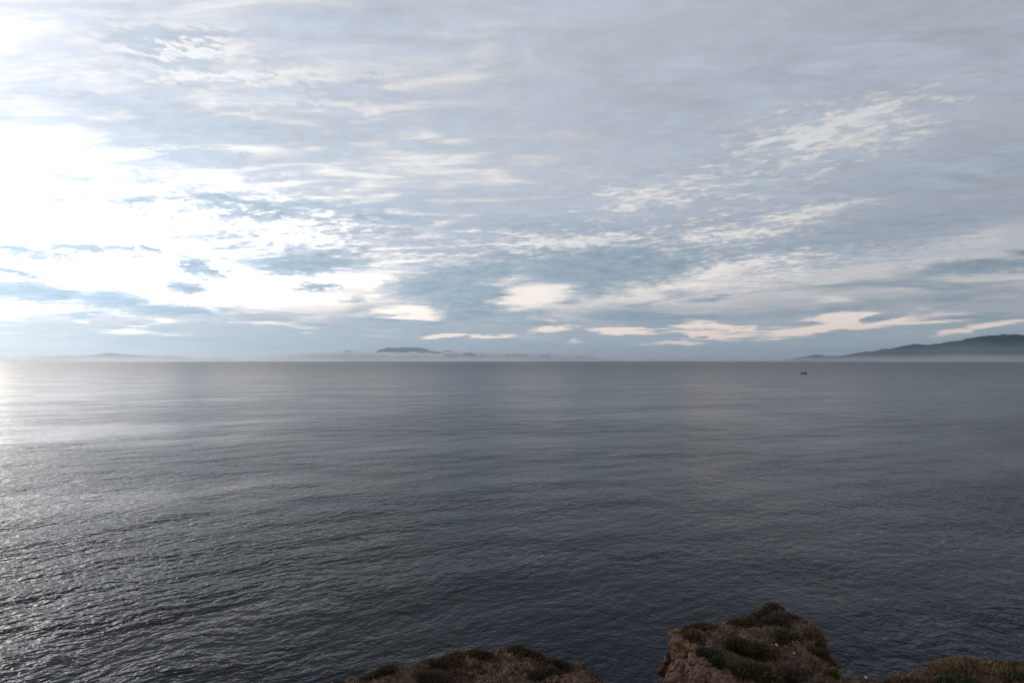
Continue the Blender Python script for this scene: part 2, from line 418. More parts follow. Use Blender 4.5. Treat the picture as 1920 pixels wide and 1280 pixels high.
def land(name, label, cat, ridge, d0, d1, depth, mat, seed, rough=0.10, na=420, nr=36):
    """Hill land whose skyline has the given (azimuth, elevation) course; d0, d1: distance of its two ends."""
    az = np.array([r[0] for r in ridge]); elv = np.array([r[1] for r in ridge])
    A = np.linspace(az[0], az[-1], na)
    Ev = np.interp(A, az, elv)
    D = np.interp(A, [az[0], az[-1]], [d0, d1])
    H = np.maximum(np.tan(np.radians(Ev)) * D + CAM_Z * (Ev > 0.02), 0)
    T = np.linspace(-1, 1, nr)
    AA, TT = np.meshgrid(A, T, indexing='ij')
    dist = D[:, None] + TT * depth
    X = dist * np.sin(np.radians(AA)); Y = dist * np.cos(np.radians(AA))
    prof = np.clip(1 - np.abs(TT), 0, 1) ** 0.85
    n = fbm(X / (depth * 0.5), Y / (depth * 0.5), 0, 6, 0.55, seed, ridged=True)
    n2 = fbm(X / (depth * 0.12), Y / (depth * 0.12), 0, 4, 0.5, seed + 5)
    body = H[:, None] * prof
    Z = body * (1 + rough * n * (1 - 0.75 * prof ** 4)) + H[:, None] * 0.035 * n2 * prof
    Z = np.maximum(Z, -0.2) - 0.6 * (np.abs(TT) > 0.99)
    o = mesh_obj(name, np.stack([X, Y, Z], -1).reshape(-1, 3), grid_faces(na, nr), mat, smooth=True)
    o['label'] = label; o['category'] = cat; o['kind'] = 'structure'
    return o


scrub_far = land_mat('far_scrub_land', (0.022, 0.032, 0.036), (0.05, 0.053, 0.05))
land('headland_hills', 'dark blue hilly headland rising out of low mist at the edge of the sea', 'headland',
     [(25.2, 0.0), (25.9, 0.10), (27.2, 0.30), (28.11, 0.52), (28.8, 0.40), (29.34, 0.33), (30.15, 0.38), (31.35, 0.68), (32.51, 0.77), (33.08, 0.97),
      (33.7, 0.98), (34.38, 1.11), (35.11, 1.33), (36.18, 1.21), (37.0, 1.36), (37.56, 1.49), (38.73, 1.72), (39.85, 1.77), (40.79, 1.92), (42.0, 1.88),
      (43.5, 2.02), (46, 2.3), (49, 2.2), (53, 1.9), (58, 1.5), (63, 0.9), (68, 0.3), (70, 0.0)], 19000, 13500, 1500, scrub_far, 3)
land('mountain_island', 'distant blue mountain island with its twin summit above a ribbon of cloud', 'island',
     [(-23.5, 0.0), (-22.6, 0.20), (-21.0, 0.36), (-19.0, 0.50), (-17.0, 0.72), (-16.0, 0.93), (-15.0, 0.80), (-14.3, 0.76), (-13.5, 0.84), (-12.9, 1.10),
      (-12.3, 1.30), (-11.7, 1.22), (-11.35, 1.14), (-10.9, 1.24), (-10.2, 1.28), (-9.2, 1.30), (-8.5, 1.16), (-8.0, 0.92), (-7.2, 0.80), (-6.5, 0.98), (-6.0, 0.84), (-4.0, 0.70),
      (-1.5, 0.62), (0.5, 0.60), (2.5, 0.66), (4.0, 0.56), (5.2, 0.50), (6.0, 0.36), (6.9, 0.44), (7.8, 0.42), (8.6, 0.22), (9.8, 0.0)], 26000, 26000, 1600, scrub_far, 11)
land('far_island', 'low pale island chain barely showing through the sea mist', 'island',
     [(-40.6, 0.00), (-40.0, 0.30), (-39.2, 0.27), (-38.4, 0.40), (-37.3, 0.32), (-36.3, 0.45), (-35.2, 0.58), (-34.2, 0.45), (-33.0, 0.40), (-32, 0.33), (-31.0, 0.42), (-30.0, 0.30), (-28.5, 0.12), (-27, 0.16), (-25.5, 0.00)],
     31000, 31000, 1200, scrub_far, 23, na=260)


# ------------------------------------------------------------------ air: haze, sea mist, cloud on the island
def volume_mat(name, col, density, aniso=0.0):
    m = bpy.data.materials.new(name); m.use_nodes = True
    t = m.node_tree; t.nodes.clear()
    out = t.nodes.new('ShaderNodeOutputMaterial'); v = t.nodes.new('ShaderNodeVolumePrincipled')
    v.inputs['Color'].default_value = tuple(col) + (1,)
    v.inputs['Density'].default_value = density
    v.inputs['Anisotropy'].default_value = aniso
    t.links.new(v.outputs[0], out.inputs['Volume'])
    return m


def box(name, x0, x1, y0, y1, z0, z1, mat):
    V = [(x, y, z) for x in (x0, x1) for y in (y0, y1) for z in (z0, z1)]
    F = [(0, 1, 3, 2), (4, 6, 7, 5), (0, 4, 5, 1), (2, 3, 7, 6), (0, 2, 6, 4), (1, 5, 7, 3)]
    return mesh_obj(name, V, F, mat)


hz = box('haze', -41000, 41000, -41000, 41000, -1.0, 690, volume_mat('haze_air', (0.52, 0.76, 1.0), 1.6e-5, 0.7))
tag(hz, 'thin even haze in the air over the whole sea', None, None, 'stuff')


def mist_bank():
    """A bank of sea mist: deep at the water, thinning upwards because its face slopes back."""
    na = 90
    A = np.linspace(-66, 72, na)
    hgt = 1 + 0.22 * fbm(A / 7.0, 0.3, 0, 4, 0.5, 41)
    front = 9300 + 500 * fbm(A / 5.0, 2.1, 0, 3, 0.5, 45)
    top = np.interp(A, [-66, -45, -30, -12, 10, 24, 34, 44, 72], [190, 190, 160, 185, 175, 115, 150, 165, 170]) * hgt
    back = np.interp(A, [-66, 24, 30, 40, 72], [12600, 12600, 12600, 12200, 10000]) 
    front = np.minimum(front, back - 1600)
    prof = [(0.0, 1.0), (0.25, 0.72), (0.5, 0.46), (0.75, 0.26), (1.0, 0.13), (1.3, 0.15), (1.6, 0.115), (2.0, 0.06), (2.5, 0.004)]
    nz = len(prof)
    V = []; F = []
    for i in range(na):
        s, c = math.sin(R(A[i])), math.cos(R(A[i]))
        for (zf, df) in prof:
            d = back[i] - (back[i] - front[i]) * df
            V.append((d * s, d * c, 0.4 + top[i] * zf))
        V.append((back[i] * s, back[i] * c, 0.4))
    m = nz + 1
    for i in range(na - 1):
        a, b = i * m, (i + 1) * m
        for k in range(m): F.append((a + k, a + (k + 1) % m, b + (k + 1) % m, b + k))
    F.append(tuple(range(m))[::-1]); F.append(tuple((na - 1) * m + k for k in range(m)))
    o = mesh_obj('sea_mist', V, F, volume_mat('mist_air', (1.0, 1.0, 1.0), 8e-4, 0.72))
    bm = bmesh.new(); bm.from_mesh(o.data); bmesh.ops.recalc_face_normals(bm, faces=bm.faces); bm.to_mesh(o.data); bm.free()
    tag(o, 'pale bank of mist lying low on the horizon at the foot of the islands', None, None, 'stuff')


mist_bank()


def cloud_bank():
    r = np.random.default_rng(5)
    bm = bmesh.new()
    D = 23800
    for a in np.arange(-22.5, 6.0, 0.16):
        e = np.interp(a, [-23, -20, -17.5, -16, -14, -12, -9, -7, -3, 3, 6], [.46, .62, .80, .92, .82, .74, .76, .80, .78, .72, .60])
        for q in range(2):
            rad = r.uniform(50, 105) * (0.7 if a > -7 else 1.0)
            ee = e + r.normal(0, 0.05) + 0.10 * float(fbm(a * 0.9, 1.0, 0, 3, 0.6, 61))
            d = D + r.uniform(-150, 150)
            z = math.tan(R(ee)) * d + CAM_Z - rad * 0.9
            aa = a + r.uniform(-.1, .1)
            mt = Matrix.Translation((d * math.sin(R(aa)), d * math.cos(R(aa)), z)) @ Matrix.Rotation(-R(aa), 4, 'Z') @ Matrix.Diagonal((rad * r.uniform(1.2, 2.4), rad * 1.2, rad * r.uniform(.5, .9), 1))
            bmesh.ops.create_icosphere(bm, subdivisions=2, radius=1, matrix=mt)
    me = bpy.data.meshes.new('cloud_bank'); bm.to_mesh(me); bm.free()
    o = bpy.data.objects.new('cloud_bank', me); C.objects.link(o)
    rm = o.modifiers.new('remesh', 'REMESH'); rm.mode = 'VOXEL'; rm.voxel_size = 22
    o.data.materials.append(CLOUD)
    dg = bpy.context.evaluated_depsgraph_get()
    me2 = bpy.data.meshes.new_from_object(o.evaluated_get(dg))
    o.modifiers.clear(); o.data = me2
    n = len(me2.vertices); co = np.empty(n * 3, np.float32); me2.vertices.foreach_get('co', co); co = co.reshape(-1, 3)
    nn = np.empty(n * 3, np.float32); me2.vertex_normals.foreach_get('vector', nn); nn = nn.reshape(-1, 3)
    co = co + nn * (fbm(co[:, 0] / 90, co[:, 1] / 90, co[:, 2] / 45, 4, 0.55, 71) * 20)[:, None]
    me2.vertices.foreach_set('co', co.astype(np.float32).ravel()); me2.update()
    if not me2.materials: me2.materials.append(CLOUD)
    tag(o, 'white ribbon of low cloud clinging to the distant mountain island', None, None, 'stuff')


CLOUD = volume_mat('cloud_vapour', (1, 1, 1), 0.016, 0.6)
cloud_bank()


# ------------------------------------------------------------------ cliffs
def rock_material():
    m, t, p, out = new_mat('sandstone_and_soil')
    geo = t.nodes.new('ShaderNodeNewGeometry'); pos = E(t, geo.outputs['Position'])
    at = t.nodes.new('ShaderNodeAttribute'); at.attribute_name = 'soil'; soil = E(t, at.outputs['Fac'])
    ap = t.nodes.new('ShaderNodeAttribute'); ap.attribute_name = 'pit'; pit = E(t, ap.outputs['Fac'])
    big = noise(t, pos, 1.3, 4, 0.6); med = noise(t, pos, 7.0, 4, 0.6); small = noise(t, pos, 38.0, 3, 0.65)
    strata = noise(t, mapping(t, pos, scale=(3.0, 3.0, 0.16)), 1.0, 3, 0.6)
    stone = mix(t, (big * 0.5 + strata * 0.5).smooth(0.36, 0.64), (0.110, 0.062, 0.040), (0.195, 0.116, 0.076))
    stone = mix(t, small.smooth(0.55, 0.75) * 0.5, stone, (0.36, 0.26, 0.19))
    stone = mix(t, med.smooth(0.58, 0.70) * 0.7, stone, (0.075, 0.05, 0.036))
    crack = (noise(t, mapping(t, pos, scale=(0.55, 0.55, 0.30)), 1.0, 4, 0.6, 0.8) - 0.5).fn('ABSOLUTE').smooth(0.022, 0.004)
    stone = mix(t, (noise(t, pos, 5.0, 5, 0.68) - 0.5).smooth(0.03, 0.10) * 0.85, stone, (0.035, 0.024, 0.018))
    stone = mix(t, crack * 0.75, stone, (0.03, 0.02, 0.015))
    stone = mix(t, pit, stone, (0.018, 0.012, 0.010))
    earth = mix(t, med.smooth(0.35, 0.65), (0.034, 0.022, 0.016), (0.095, 0.056, 0.036))
    earth = mix(t, small.smooth(0.60, 0.72), earth, (0.17, 0.13, 0.10))
    earth = mix(t, small.smooth(0.42, 0.30) * 0.8, earth, (0.014, 0.011, 0.010))
    sf = (soil + (med - 0.5) * 0.9).smooth(0.38, 0.62)
    col = mix(t, sf, stone, earth)
    t.links.new(col.s, p.inputs['Base Color'])
    p.inputs['Roughness'].default_value = 0.95; p.inputs['Specular IOR Level'].default_value = 0.15
    b = t.nodes.new('ShaderNodeBump'); b.inputs['Strength'].default_value = 0.8; b.inputs['Distance'].default_value = 0.03
    t.links.new((med * 0.6 + small * 0.5).s, b.inputs['Height']); t.links.new(b.outputs[0], p.inputs['Normal'])
    return m


ROCK = rock_material()


def signed_dist(X, Y, poly):
    P = np.array(poly, float); Q = np.roll(P, -1, 0)
    d2 = np.full(X.shape, 1e9); inside = np.zeros(X.shape, bool)
    for (x0, y0), (x1, y1) in zip(P, Q):
        ex, ey = x1 - x0, y1 - y0
        u = np.clip(((X - x0) * ex + (Y - y0) * ey) / (ex * ex + ey * ey + 1e-9), 0, 1)
        d2 = np.minimum(d2, (X - x0 - u * ex) ** 2 + (Y - y0 - u * ey) ** 2)
        c = ((y0 > Y) != (y1 > Y)) & (X < ex * (Y - y0) / (ey + 1e-12) + x0)
        inside ^= c
    return np.where(inside, 1, -1) * np.sqrt(d2)


def cell_pits(x, y, z, size, seed):
    """Distance to the nearest of scattered cell points (a Worley field)."""
    x, y, z = x / size, y / size, z / size
    ix, iy, iz = np.floor(x).astype(np.int64), np.floor(y).astype(np.int64), np.floor(z).astype(np.int64)
    best = np.full(x.shape, 9.0); rr = np.zeros(x.shape)
    for a in (-1, 0, 1):
        for b in (-1, 0, 1):
            for c in (-1, 0, 1):
                jx, jy, jz = ix + a, iy + b, iz + c
                h = [0.5 + 0.5 * _hash(jx, jy, jz, seed + k) for k in range(4)]
                d = np.sqrt((jx + h[0] - x) ** 2 + (jy + h[1] - y) ** 2 + (jz + h[2] - z) ** 2)
                m = d < best
                best = np.where(m, d, best); rr = np.where(m, h[3], rr)
    return best, rr


class Cliff:
    """A promontory: a rough top, a rounded brow and a steep face down into the sea."""
    def __init__(self, name, label, poly, top, res, seed, mounds=(), slope=(0.0, 0.0), soil=0.6, bare=(), steep=3.6, notch=None, jag=0.16, lump=0.16):
        self.lump = lump
        self.poly, self.top, self.seed, self.mounds, self.slope, self.jag = poly, top, seed, mounds, slope, jag
        self.steep, self.bare, self.soilv, self.notch = steep, bare, soil, notch
        P = np.array(poly); self.c = P.mean(0)
        reach = 3.2
        x0, y0 = P.min(0) - reach; x1, y1 = P.max(0) + reach
        nx, ny = int((x1 - x0) / res), int((y1 - y0) / res)
        X, Y = np.meshgrid(np.linspace(x0, x1, nx), np.linspace(y0, y1, ny), indexing='ij')
        Z, s = self.height(X, Y)
        # pits and horizontal wear of the face
        Gx, Gy = np.gradient(Z, (x1 - x0) / (nx - 1), (y1 - y0) / (ny - 1))
        L = np.sqrt(Gx ** 2 + Gy ** 2 + 1)
        N = np.stack([-Gx / L, -Gy / L, 1 / L], -1)
        fl = 1 - np.clip((N[..., 2] - 0.45) / 0.4, 0, 1)
        d, rr = cell_pits(X, Y, Z, 0.135, seed + 3)
        d2, r2 = cell_pits(X, Y, Z, 0.36, seed + 9)
        patch = np.clip(0.75 + 1.2 * fbm(X / 0.6, Y / 0.6, Z / 0.6, 3, 0.5, seed + 15), 0, 1)
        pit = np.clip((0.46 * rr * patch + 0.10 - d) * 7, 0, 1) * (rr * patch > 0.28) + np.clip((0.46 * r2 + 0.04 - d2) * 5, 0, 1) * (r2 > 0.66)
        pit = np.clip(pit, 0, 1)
        so = np.clip(soil + 0.5 * fbm(X / 0.9, Y / 0.9, 0, 4, 0.55, seed + 21), 0, 1)
        for (bx, by, br, bv) in bare:
            so = so - bv * np.exp(-((X - bx) ** 2 + (Y - by) ** 2) / br ** 2)
        so = np.clip(so, 0, 1) * (1 - fl)
        pit = pit * np.clip(1.2 - so * 1.1, 0, 1)
        lay = 0.13 * fl * np.tanh(2.6 * fbm(0.35 * X, 0.35 * Y, Z / 0.34, 4, 0.6, seed + 31)) + 0.06 * fl * np.tanh(4 * fbm(X / 0.7, Y / 0.7, Z / 0.5, 3, 0.6, seed + 37, ridged=True) - 1)
        rough = 0.085 * fl * fbm(X / .25, Y / .25, Z / .25, 4, 0.55, seed + 33)
        P3 = np.stack([X, Y, Z], -1) + N * (lay + rough - 0.045 * pit)[..., None]
        P3[..., 2] = np.maximum(P3[..., 2], -0.45)
        keep = (Z > -0.4)
        f = grid_faces(nx, ny)
        kf = keep.ravel()[f].any(1); f = f[kf]
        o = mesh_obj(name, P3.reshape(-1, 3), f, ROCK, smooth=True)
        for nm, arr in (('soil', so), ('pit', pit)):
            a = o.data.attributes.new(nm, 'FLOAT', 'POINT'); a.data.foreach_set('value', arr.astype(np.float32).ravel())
        bm = bmesh.new(); bm.from_mesh(o.data)
        bmesh.ops.delete(bm, geom=[v for v in bm.verts if not v.link_faces], context='VERTS'); bm.to_mesh(o.data); bm.free()
        o['label'] = label; o['category'] = 'cliff'; o['kind'] = 'structure'
        self.obj = o

    def height(self, X, Y):
        sd = self.seed
        s = signed_dist(X, Y, self.poly)
        s = s + self.jag * fbm(X / 0.8, Y / 0.8, 0, 4, 0.55, sd) + 0.05 * fbm(X / 0.2, Y / 0.2, 0, 3, 0.5, sd + 2)
        Zt = self.top + self.slope[0] * (X - self.c[0]) + self.slope[1] * (Y - self.c[1])
        Zt = Zt + self.lump * fbm(X / 1.1, Y / 1.1, 0, 5, 0.5, sd + 5) + 0.025 * fbm(X / 0.12, Y / 0.12, 0, 2, 0.5, sd + 6)
        for (mx, my, mr, mh) in self.mounds:
            Zt = Zt + mh * np.exp(-(((X - mx) / mr) ** 2 + ((Y - my) / mr) ** 2))
        brow = 0.45
        e = np.clip(s / brow, 0, 1)
        drop = brow * 0.9 * (1 - np.sqrt(np.clip(1 - (1 - e) ** 2, 0, 1)))
        out = np.maximum(-s, 0)
        if self.notch:
            out = out + 0.0
        face = out * self.steep * (1 + 0.35 * fbm(X / 1.4, Y / 1.4, 0, 3, 0.5, sd + 8)) + 0.5 * np.clip(out * 4, 0, 1)
        led = 0.35 * np.sin(face * 2.2 + 2 * fbm(X / 2, Y / 2, 0, 2, 0.5, sd + 12)) * np.clip(out * 3, 0, 1)
        return Zt - drop - face - led, s

    def at(self, x, y):
        Z, s = self.height(np.array([float(x)]), np.array([float(y)]))
        return float(Z[0])


block = Cliff('cliff', 'square brown sandstone bluff with scrub on top standing out over the sea',
              [(2.3, 8.6), (3.05, 10.4), (3.30, 11.69), (3.68, 13.07), (3.95, 13.75), (4.35, 14.25), (4.75, 14.45), (5.3, 14.55), (5.9, 14.65), (6.5, 14.75), (6.9, 14.65),
               (7.15, 14.3), (7.2, 13.7), (7.05, 13.2), (7.0, 12.6), (7.05, 12.0), (7.3, 11.5), (7.5, 10.4), (7.6, 8.6)], 15.58, 0.027, 101,
              mounds=[(6.25, 14.3, 0.9, 0.12), (6.95, 13.6, 0.6, 0.14), (4.2, 13.9, 0.5, -0.10), (5.0, 11.6, 0.9, -0.10), (3.55, 12.2, 0.55, 0.06)], soil=0.72,
              bare=[(3.7, 12.6, 0.55, 0.9), (3.35, 11.6, 0.75, 1.0), (4.1, 11.2, 0.55, 0.8), (3.2, 10.6, 0.7, 0.8)], steep=4.6)
ledge = Cliff('cliff', 'low rounded sandstone ledge under brown scrub with water on both sides',
              [(-6.7, 11.4), (-5.7, 14.2), (-5.1, 15.1), (-4.4, 15.6), (-3.6, 16.0), (-2.59, 16.4), (-1.72, 16.85), (-0.93, 16.8), (-0.47, 16.8), (0.39, 16.95), (1.4, 16.75),
               (2.05, 16.4), (2.5, 15.9), (2.75, 15.2), (2.85, 13.6), (2.6, 11.4)], 13.55, 0.04, 207,
              mounds=[(-3.2, 14.9, 0.7, 0.10), (-4.6, 15.3, 0.7, 0.12)], soil=0.80,
              bare=[(-2.7, 15.6, 0.7, 0.6), (-0.6, 15.3, 0.5, 0.5), (1.8, 15.3, 0.6, 0.7), (-3.9, 15.1, 0.6, 0.5), (0.6, 14.9, 0.5, 0.4)], steep=3.6)
slope = Cliff('cliff', 'sloping cliff top overgrown with dry tan heath and grass beside the bluff',
              [(4.9, 7.6), (5.9, 9.6), (6.3, 10.5), (6.9, 10.9), (7.36, 11.12), (7.94, 11.3), (8.47, 11.45), (8.93, 11.5), (9.36, 11.4), (10.15, 11.45), (11.15, 11.6), (13.5, 11.9),
               (16.5, 12.0), (17.5, 9.5), (17.0, 7.6)], 16.12, 0.045, 307, lump=0.06,
              slope=(0.035, 0.0), mounds=[(8.7, 11.1, 0.9, 0.05), (11.0, 11.2, 1.1, 0.20), (9.9, 10.4, 0.7, 0.12)], soil=0.9, steep=3.6)


# ------------------------------------------------------------------ plants
def leaf_material(name, cols, spread=0.35):
    m, t, p, out = new_mat(name)
    geo = t.nodes.new('ShaderNodeNewGeometry'); pos = E(t, geo.outputs['Position'])
    r = E(t, geo.outputs['Random Per Island'])
    n = noise(t, pos, 3.5, 3, 0.6)
    f = (r * 0.75 + (n - 0.5) * spread * 2 + 0.12)
    t.links.new(ramp(t, f, [(i / (len(cols) - 1), c) for i, c in enumerate(cols)]).s, p.inputs['Base Color'])
    p.inputs['Roughness'].default_value = 0.8; p.inputs['Specular IOR Level'].default_value = 0.2
    return m


OLIVE = leaf_material('olive_leaves', [(0.024, 0.021, 0.010), (0.060, 0.053, 0.020), (0.105, 0.086, 0.034), (0.16, 0.112, 0.050)])
GREEN = leaf_material('green_leaves', [(0.016, 0.020, 0.008), (0.038, 0.048, 0.017), (0.075, 0.085, 0.028)])
BROWN = leaf_material('dry_heath', [(0.022, 0.014, 0.009), (0.068, 0.042, 0.024), (0.135, 0.086, 0.049), (0.24, 0.165, 0.10)])
TAN = leaf_material('tan_heath', [(0.045, 0.026, 0.015), (0.130, 0.078, 0.042), (0.215, 0.140, 0.080), (0.30, 0.21, 0.135)])
GREY = leaf_material('grey_leaves', [(0.024, 0.019, 0.013), (0.066, 0.053, 0.035), (0.125, 0.102, 0.068)])
YELLOW = leaf_material('yellow_leaves', [(0.06, 0.045, 0.012), (0.13, 0.10, 0.025), (0.21, 0.16, 0.045)])
WOOD = leaf_material('twig_wood', [(0.03, 0.022, 0.016), (0.06, 0.045, 0.034)])


def blades(base, direc, length, width, bend, r):
    """Two-triangle tapered blades (kite shaped leaves): base (n,3), direc (n,3) unit, length (n), width (n)."""
    n = len(base)
    side = np.cross(direc, r.normal(size=(n, 3))); side /= np.linalg.norm(side, axis=1)[:, None] + 1e-9
    up = np.cross(side, direc)
    mid = base + direc * (length * 0.5)[:, None]
    tip = base + direc * length[:, None] + up * (bend * length)[:, None]
    V = np.stack([base, mid + side * (width / 2)[:, None], tip, mid - side * (width / 2)[:, None]], 1).reshape(-1, 3)
    F = np.arange(n * 4).reshape(-1, 4)
    return V, F


def shrub(name, label, cat, cliff, x, y, w, d, h, mat, seed, n=2600, leaf=(0.05, 0.014), lumps=5, spiky=0.35, group=None, rot=0.0):
    """A cushion: leaves spread through lumpy domes, with twigs under them."""
    r = np.random.default_rng(seed)
    z = cliff.at(x, y) - 0.03
    root = bpy.data.objects.new(name, None); C.objects.link(root); root.location = (x, y, z); root.rotation_euler = (0, 0, rot)
    root.empty_display_size = 0.2
    tag(root, label, cat, group)
    cs = [(0.0, 0.0, 1.0, 1.0)] + [(r.uniform(-.55, .55), r.uniform(-.5, .5), r.uniform(.45, .7), r.uniform(.55, .95)) for _ in range(lumps)]
    wt = np.array([c[2] ** 2 for c in cs]); wt /= wt.sum()
    pick = r.choice(len(cs), n, p=wt)
    cc = np.array(cs)[pick]
    ph = r.uniform(0, 2 * np.pi, n); u = r.uniform(0.0, 1.0, n); ct = u; st = np.sqrt(1 - ct ** 2)
    nrm = np.stack([np.cos(ph) * st, np.sin(ph) * st, ct], -1)
    rad = r.uniform(0.5, 1.05, n) ** 0.6 * (1 + 0.30 * fbm(np.cos(ph) * st * 3 + pick * 3.1, np.sin(ph) * st * 3, ct * 3, 3, 0.6, seed))
    B = np.stack([(cc[:, 0] + nrm[:, 0] * rad * cc[:, 2]) * w / 2, (cc[:, 1] + nrm[:, 1] * rad * cc[:, 2]) * d / 2, nrm[:, 2] * rad * cc[:, 3] * h], -1)
    gz = cliff.height(x + B[:, 0] * math.cos(rot) - B[:, 1] * math.sin(rot), y + B[:, 0] * math.sin(rot) + B[:, 1] * math.cos(rot))[0] - z
    B[:, 2] += np.clip(gz, -0.5, 0.5) * 0.8
    D = nrm + r.normal(0, spiky, (n, 3)) + np.array([0, 0, 0.35]); D /= np.linalg.norm(D, axis=1)[:, None]
    L = 1.25 * leaf[0] * r.uniform(.5, 1.5, n); W = 1.45 * leaf[1] * r.uniform(.7, 1.3, n)
    V, F = blades(B, D, L, W, r.uniform(-.25, .25, n), r)
    mesh_obj('foliage', V, F, mat, root)
    # twigs
    k = 26
    a = r.uniform(0, 2 * np.pi, k); q = r.uniform(.2, .8, k)
    T = np.stack([np.cos(a) * q * w * .42, np.sin(a) * q * d * .42, h * (0.75 - 0.35 * q)], -1)
    Dt = T / np.linalg.norm(T, axis=1)[:, None]
    V, F = blades(np.zeros((k, 3)), Dt, np.linalg.norm(T, axis=1), np.full(k, 0.02), np.zeros(k), r)
    mesh_obj('twig', V, F, WOOD, root)['kind'] = 'stuff'
    return root


# the bluff
shrub('cushion_shrub', 'rounded olive green cushion shrub in the middle of the bluff top, moss-like and smooth', 'shrub', block, 4.98, 12.72, 0.62, 0.49, 0.21, OLIVE, 1, 5200, (0.040, 0.013), 2, 0.22)
shrub('cushion_shrub', 'low brownish cushion shrub touching the right side of the smooth olive cushion', 'shrub', block, 5.50, 12.74, 0.62, 0.45, 0.13, BROWN, 2, 3600, (0.045, 0.012), 4, 0.35)
shrub('cushion_shrub', 'large dark green mound shrub in front of the smooth olive cushion, near the lower edge', 'shrub', block, 5.05, 11.92, 1.16, 0.67, 0.21, OLIVE, 3, 7600, (0.055, 0.013), 5, 0.40)
shrub('cushion_shrub', 'flat dark shrub spreading from the right end of the large green mound', 'shrub', block, 5.72, 11.95, 0.76, 0.54, 0.11, GREY, 4, 3200, (0.055, 0.012), 4, 0.40)
shrub('heath_shrub', 'yellowish green shrub at the far edge of the bluff, left flank of its highest mound', 'shrub', block, 5.72, 14.2, 0.61, 0.43, 0.07, OLIVE, 5, 3600, (0.06, 0.012), 4, 0.5)
shrub('heath_shrub', 'reddish brown shrub crowning the highest mound of the bluff', 'shrub', block, 6.38, 14.35, 0.65, 0.43, 0.08, BROWN, 6, 4200, (0.065, 0.011), 4, 0.55)
shrub('heath_shrub', 'dark shaded shrub just below the crown of the bluff mound', 'shrub', block, 6.25, 13.78, 0.68, 0.39, 0.06, GREY, 7, 3600, (0.05, 0.012), 4, 0.45)
shrub('heath_shrub', 'tawny grass-like shrub on the right shoulder of the bluff mound', 'shrub', block, 6.98, 13.95, 0.53, 0.43, 0.08, TAN, 8, 3400, (0.085, 0.009), 4, 0.6)
shrub('heath_shrub', 'tan tussock on the right brow of the bluff above the water', 'shrub', block, 6.95, 13.2, 0.40, 0.43, 0.12, TAN, 9, 2600, (0.085, 0.009), 3, 0.6)
shrub('heath_shrub', 'olive tussock set in from the right brow of the bluff', 'shrub', block, 6.25, 13.15, 0.48, 0.36, 0.11, OLIVE, 10, 2600, (0.065, 0.011), 3, 0.5)
shrub('heath_shrub', 'pale grey tufted shrub on the right part of the bluff, among darker ones', 'shrub', block, 6.72, 12.62, 0.45, 0.36, 0.10, GREY, 12, 2400, (0.055, 0.012), 3, 0.5)
shrub('heath_shrub', 'small yellow flowering shrub low on the right of the bluff top', 'shrub', block, 6.62, 11.98, 0.25, 0.20, 0.07, YELLOW, 13, 900, (0.05, 0.012), 2, 0.5)
shrub('heath_shrub', 'brown mat of heath along the left far rim of the bluff', 'shrub', block, 4.45, 14.0, 0.76, 0.36, 0.08, BROWN, 14, 3400, (0.05, 0.012), 5, 0.5)
shrub('heath_shrub', 'dry olive mat hanging over the left brow of the bluff, above bare sandstone', 'shrub', block, 4.12, 13.2, 0.56, 0.57, 0.07, BROWN, 15, 3200, (0.05, 0.012), 5, 0.5)
shrub('heath_shrub', 'dark low shrub where the left bare sandstone face of the bluff meets its scrub', 'shrub', block, 4.25, 12.45, 0.48, 0.36, 0.08, GREY, 16, 2400, (0.05, 0.012), 4, 0.5)
shrub('heath_shrub', 'tan straw tuft in front of the large green mound at the bottom of the bluff', 'shrub', block, 4.85, 11.38, 0.65, 0.36, 0.10, TAN, 17, 2800, (0.08, 0.009), 4, 0.6)
shrub('heath_shrub', 'small dark green shrub at the edge of the bare rock left of the olive cushion', 'shrub', block, 4.32, 12.1, 0.34, 0.26, 0.07, GREEN, 18, 1500, (0.045, 0.013), 3, 0.45)
# the ledge
shrub('heath_shrub', 'grey brown shrub on the left hump of the low ledge skyline', 'shrub', ledge, -1.85, 16.35, 1.12, 0.67, 0.09, BROWN, 30, 4200, (0.065, 0.014), 5, 0.5)
shrub('heath_shrub', 'olive tinged shrub right of the left hump of the low ledge', 'shrub', ledge, -0.95, 16.4, 0.72, 0.50, 0.06, OLIVE, 31, 2400, (0.06, 0.014), 4, 0.5)
shrub('heath_shrub', 'brown shrub on the right hump of the low ledge skyline', 'shrub', ledge, 0.40, 16.5, 1.07, 0.58, 0.08, BROWN, 32, 4000, (0.065, 0.014), 5, 0.5)
shrub('heath_shrub', 'dark brown shrub on the right shoulder of the low ledge', 'shrub', ledge, 1.30, 16.15, 0.81, 0.58, 0.06, GREY, 33, 2800, (0.06, 0.014), 4, 0.5)
shrub('heath_shrub', 'dark rounded shrub in the shallow hollow of the low ledge, left of centre', 'shrub', ledge, -2.1, 15.45, 0.90, 0.58, 0.09, GREY, 34, 3600, (0.06, 0.014), 4, 0.45)
shrub('heath_shrub', 'dark rounded shrub on the low ledge right of its centre', 'shrub', ledge, 0.85, 15.55, 0.81, 0.50, 0.07, GREY, 35, 3000, (0.06, 0.014), 4, 0.45)
shrub('heath_shrub', 'brown scrub mound on the left descending edge of the low ledge', 'shrub', ledge, -3.45, 15.55, 0.90, 0.50, 0.06, BROWN, 36, 3000, (0.06, 0.014), 4, 0.5)
shrub('heath_shrub', 'bright green low plant at the lower left corner of the low ledge', 'shrub', ledge, -3.9, 14.82, 0.54, 0.34, 0.04, GREEN, 37, 1900, (0.06, 0.016), 3, 0.45)
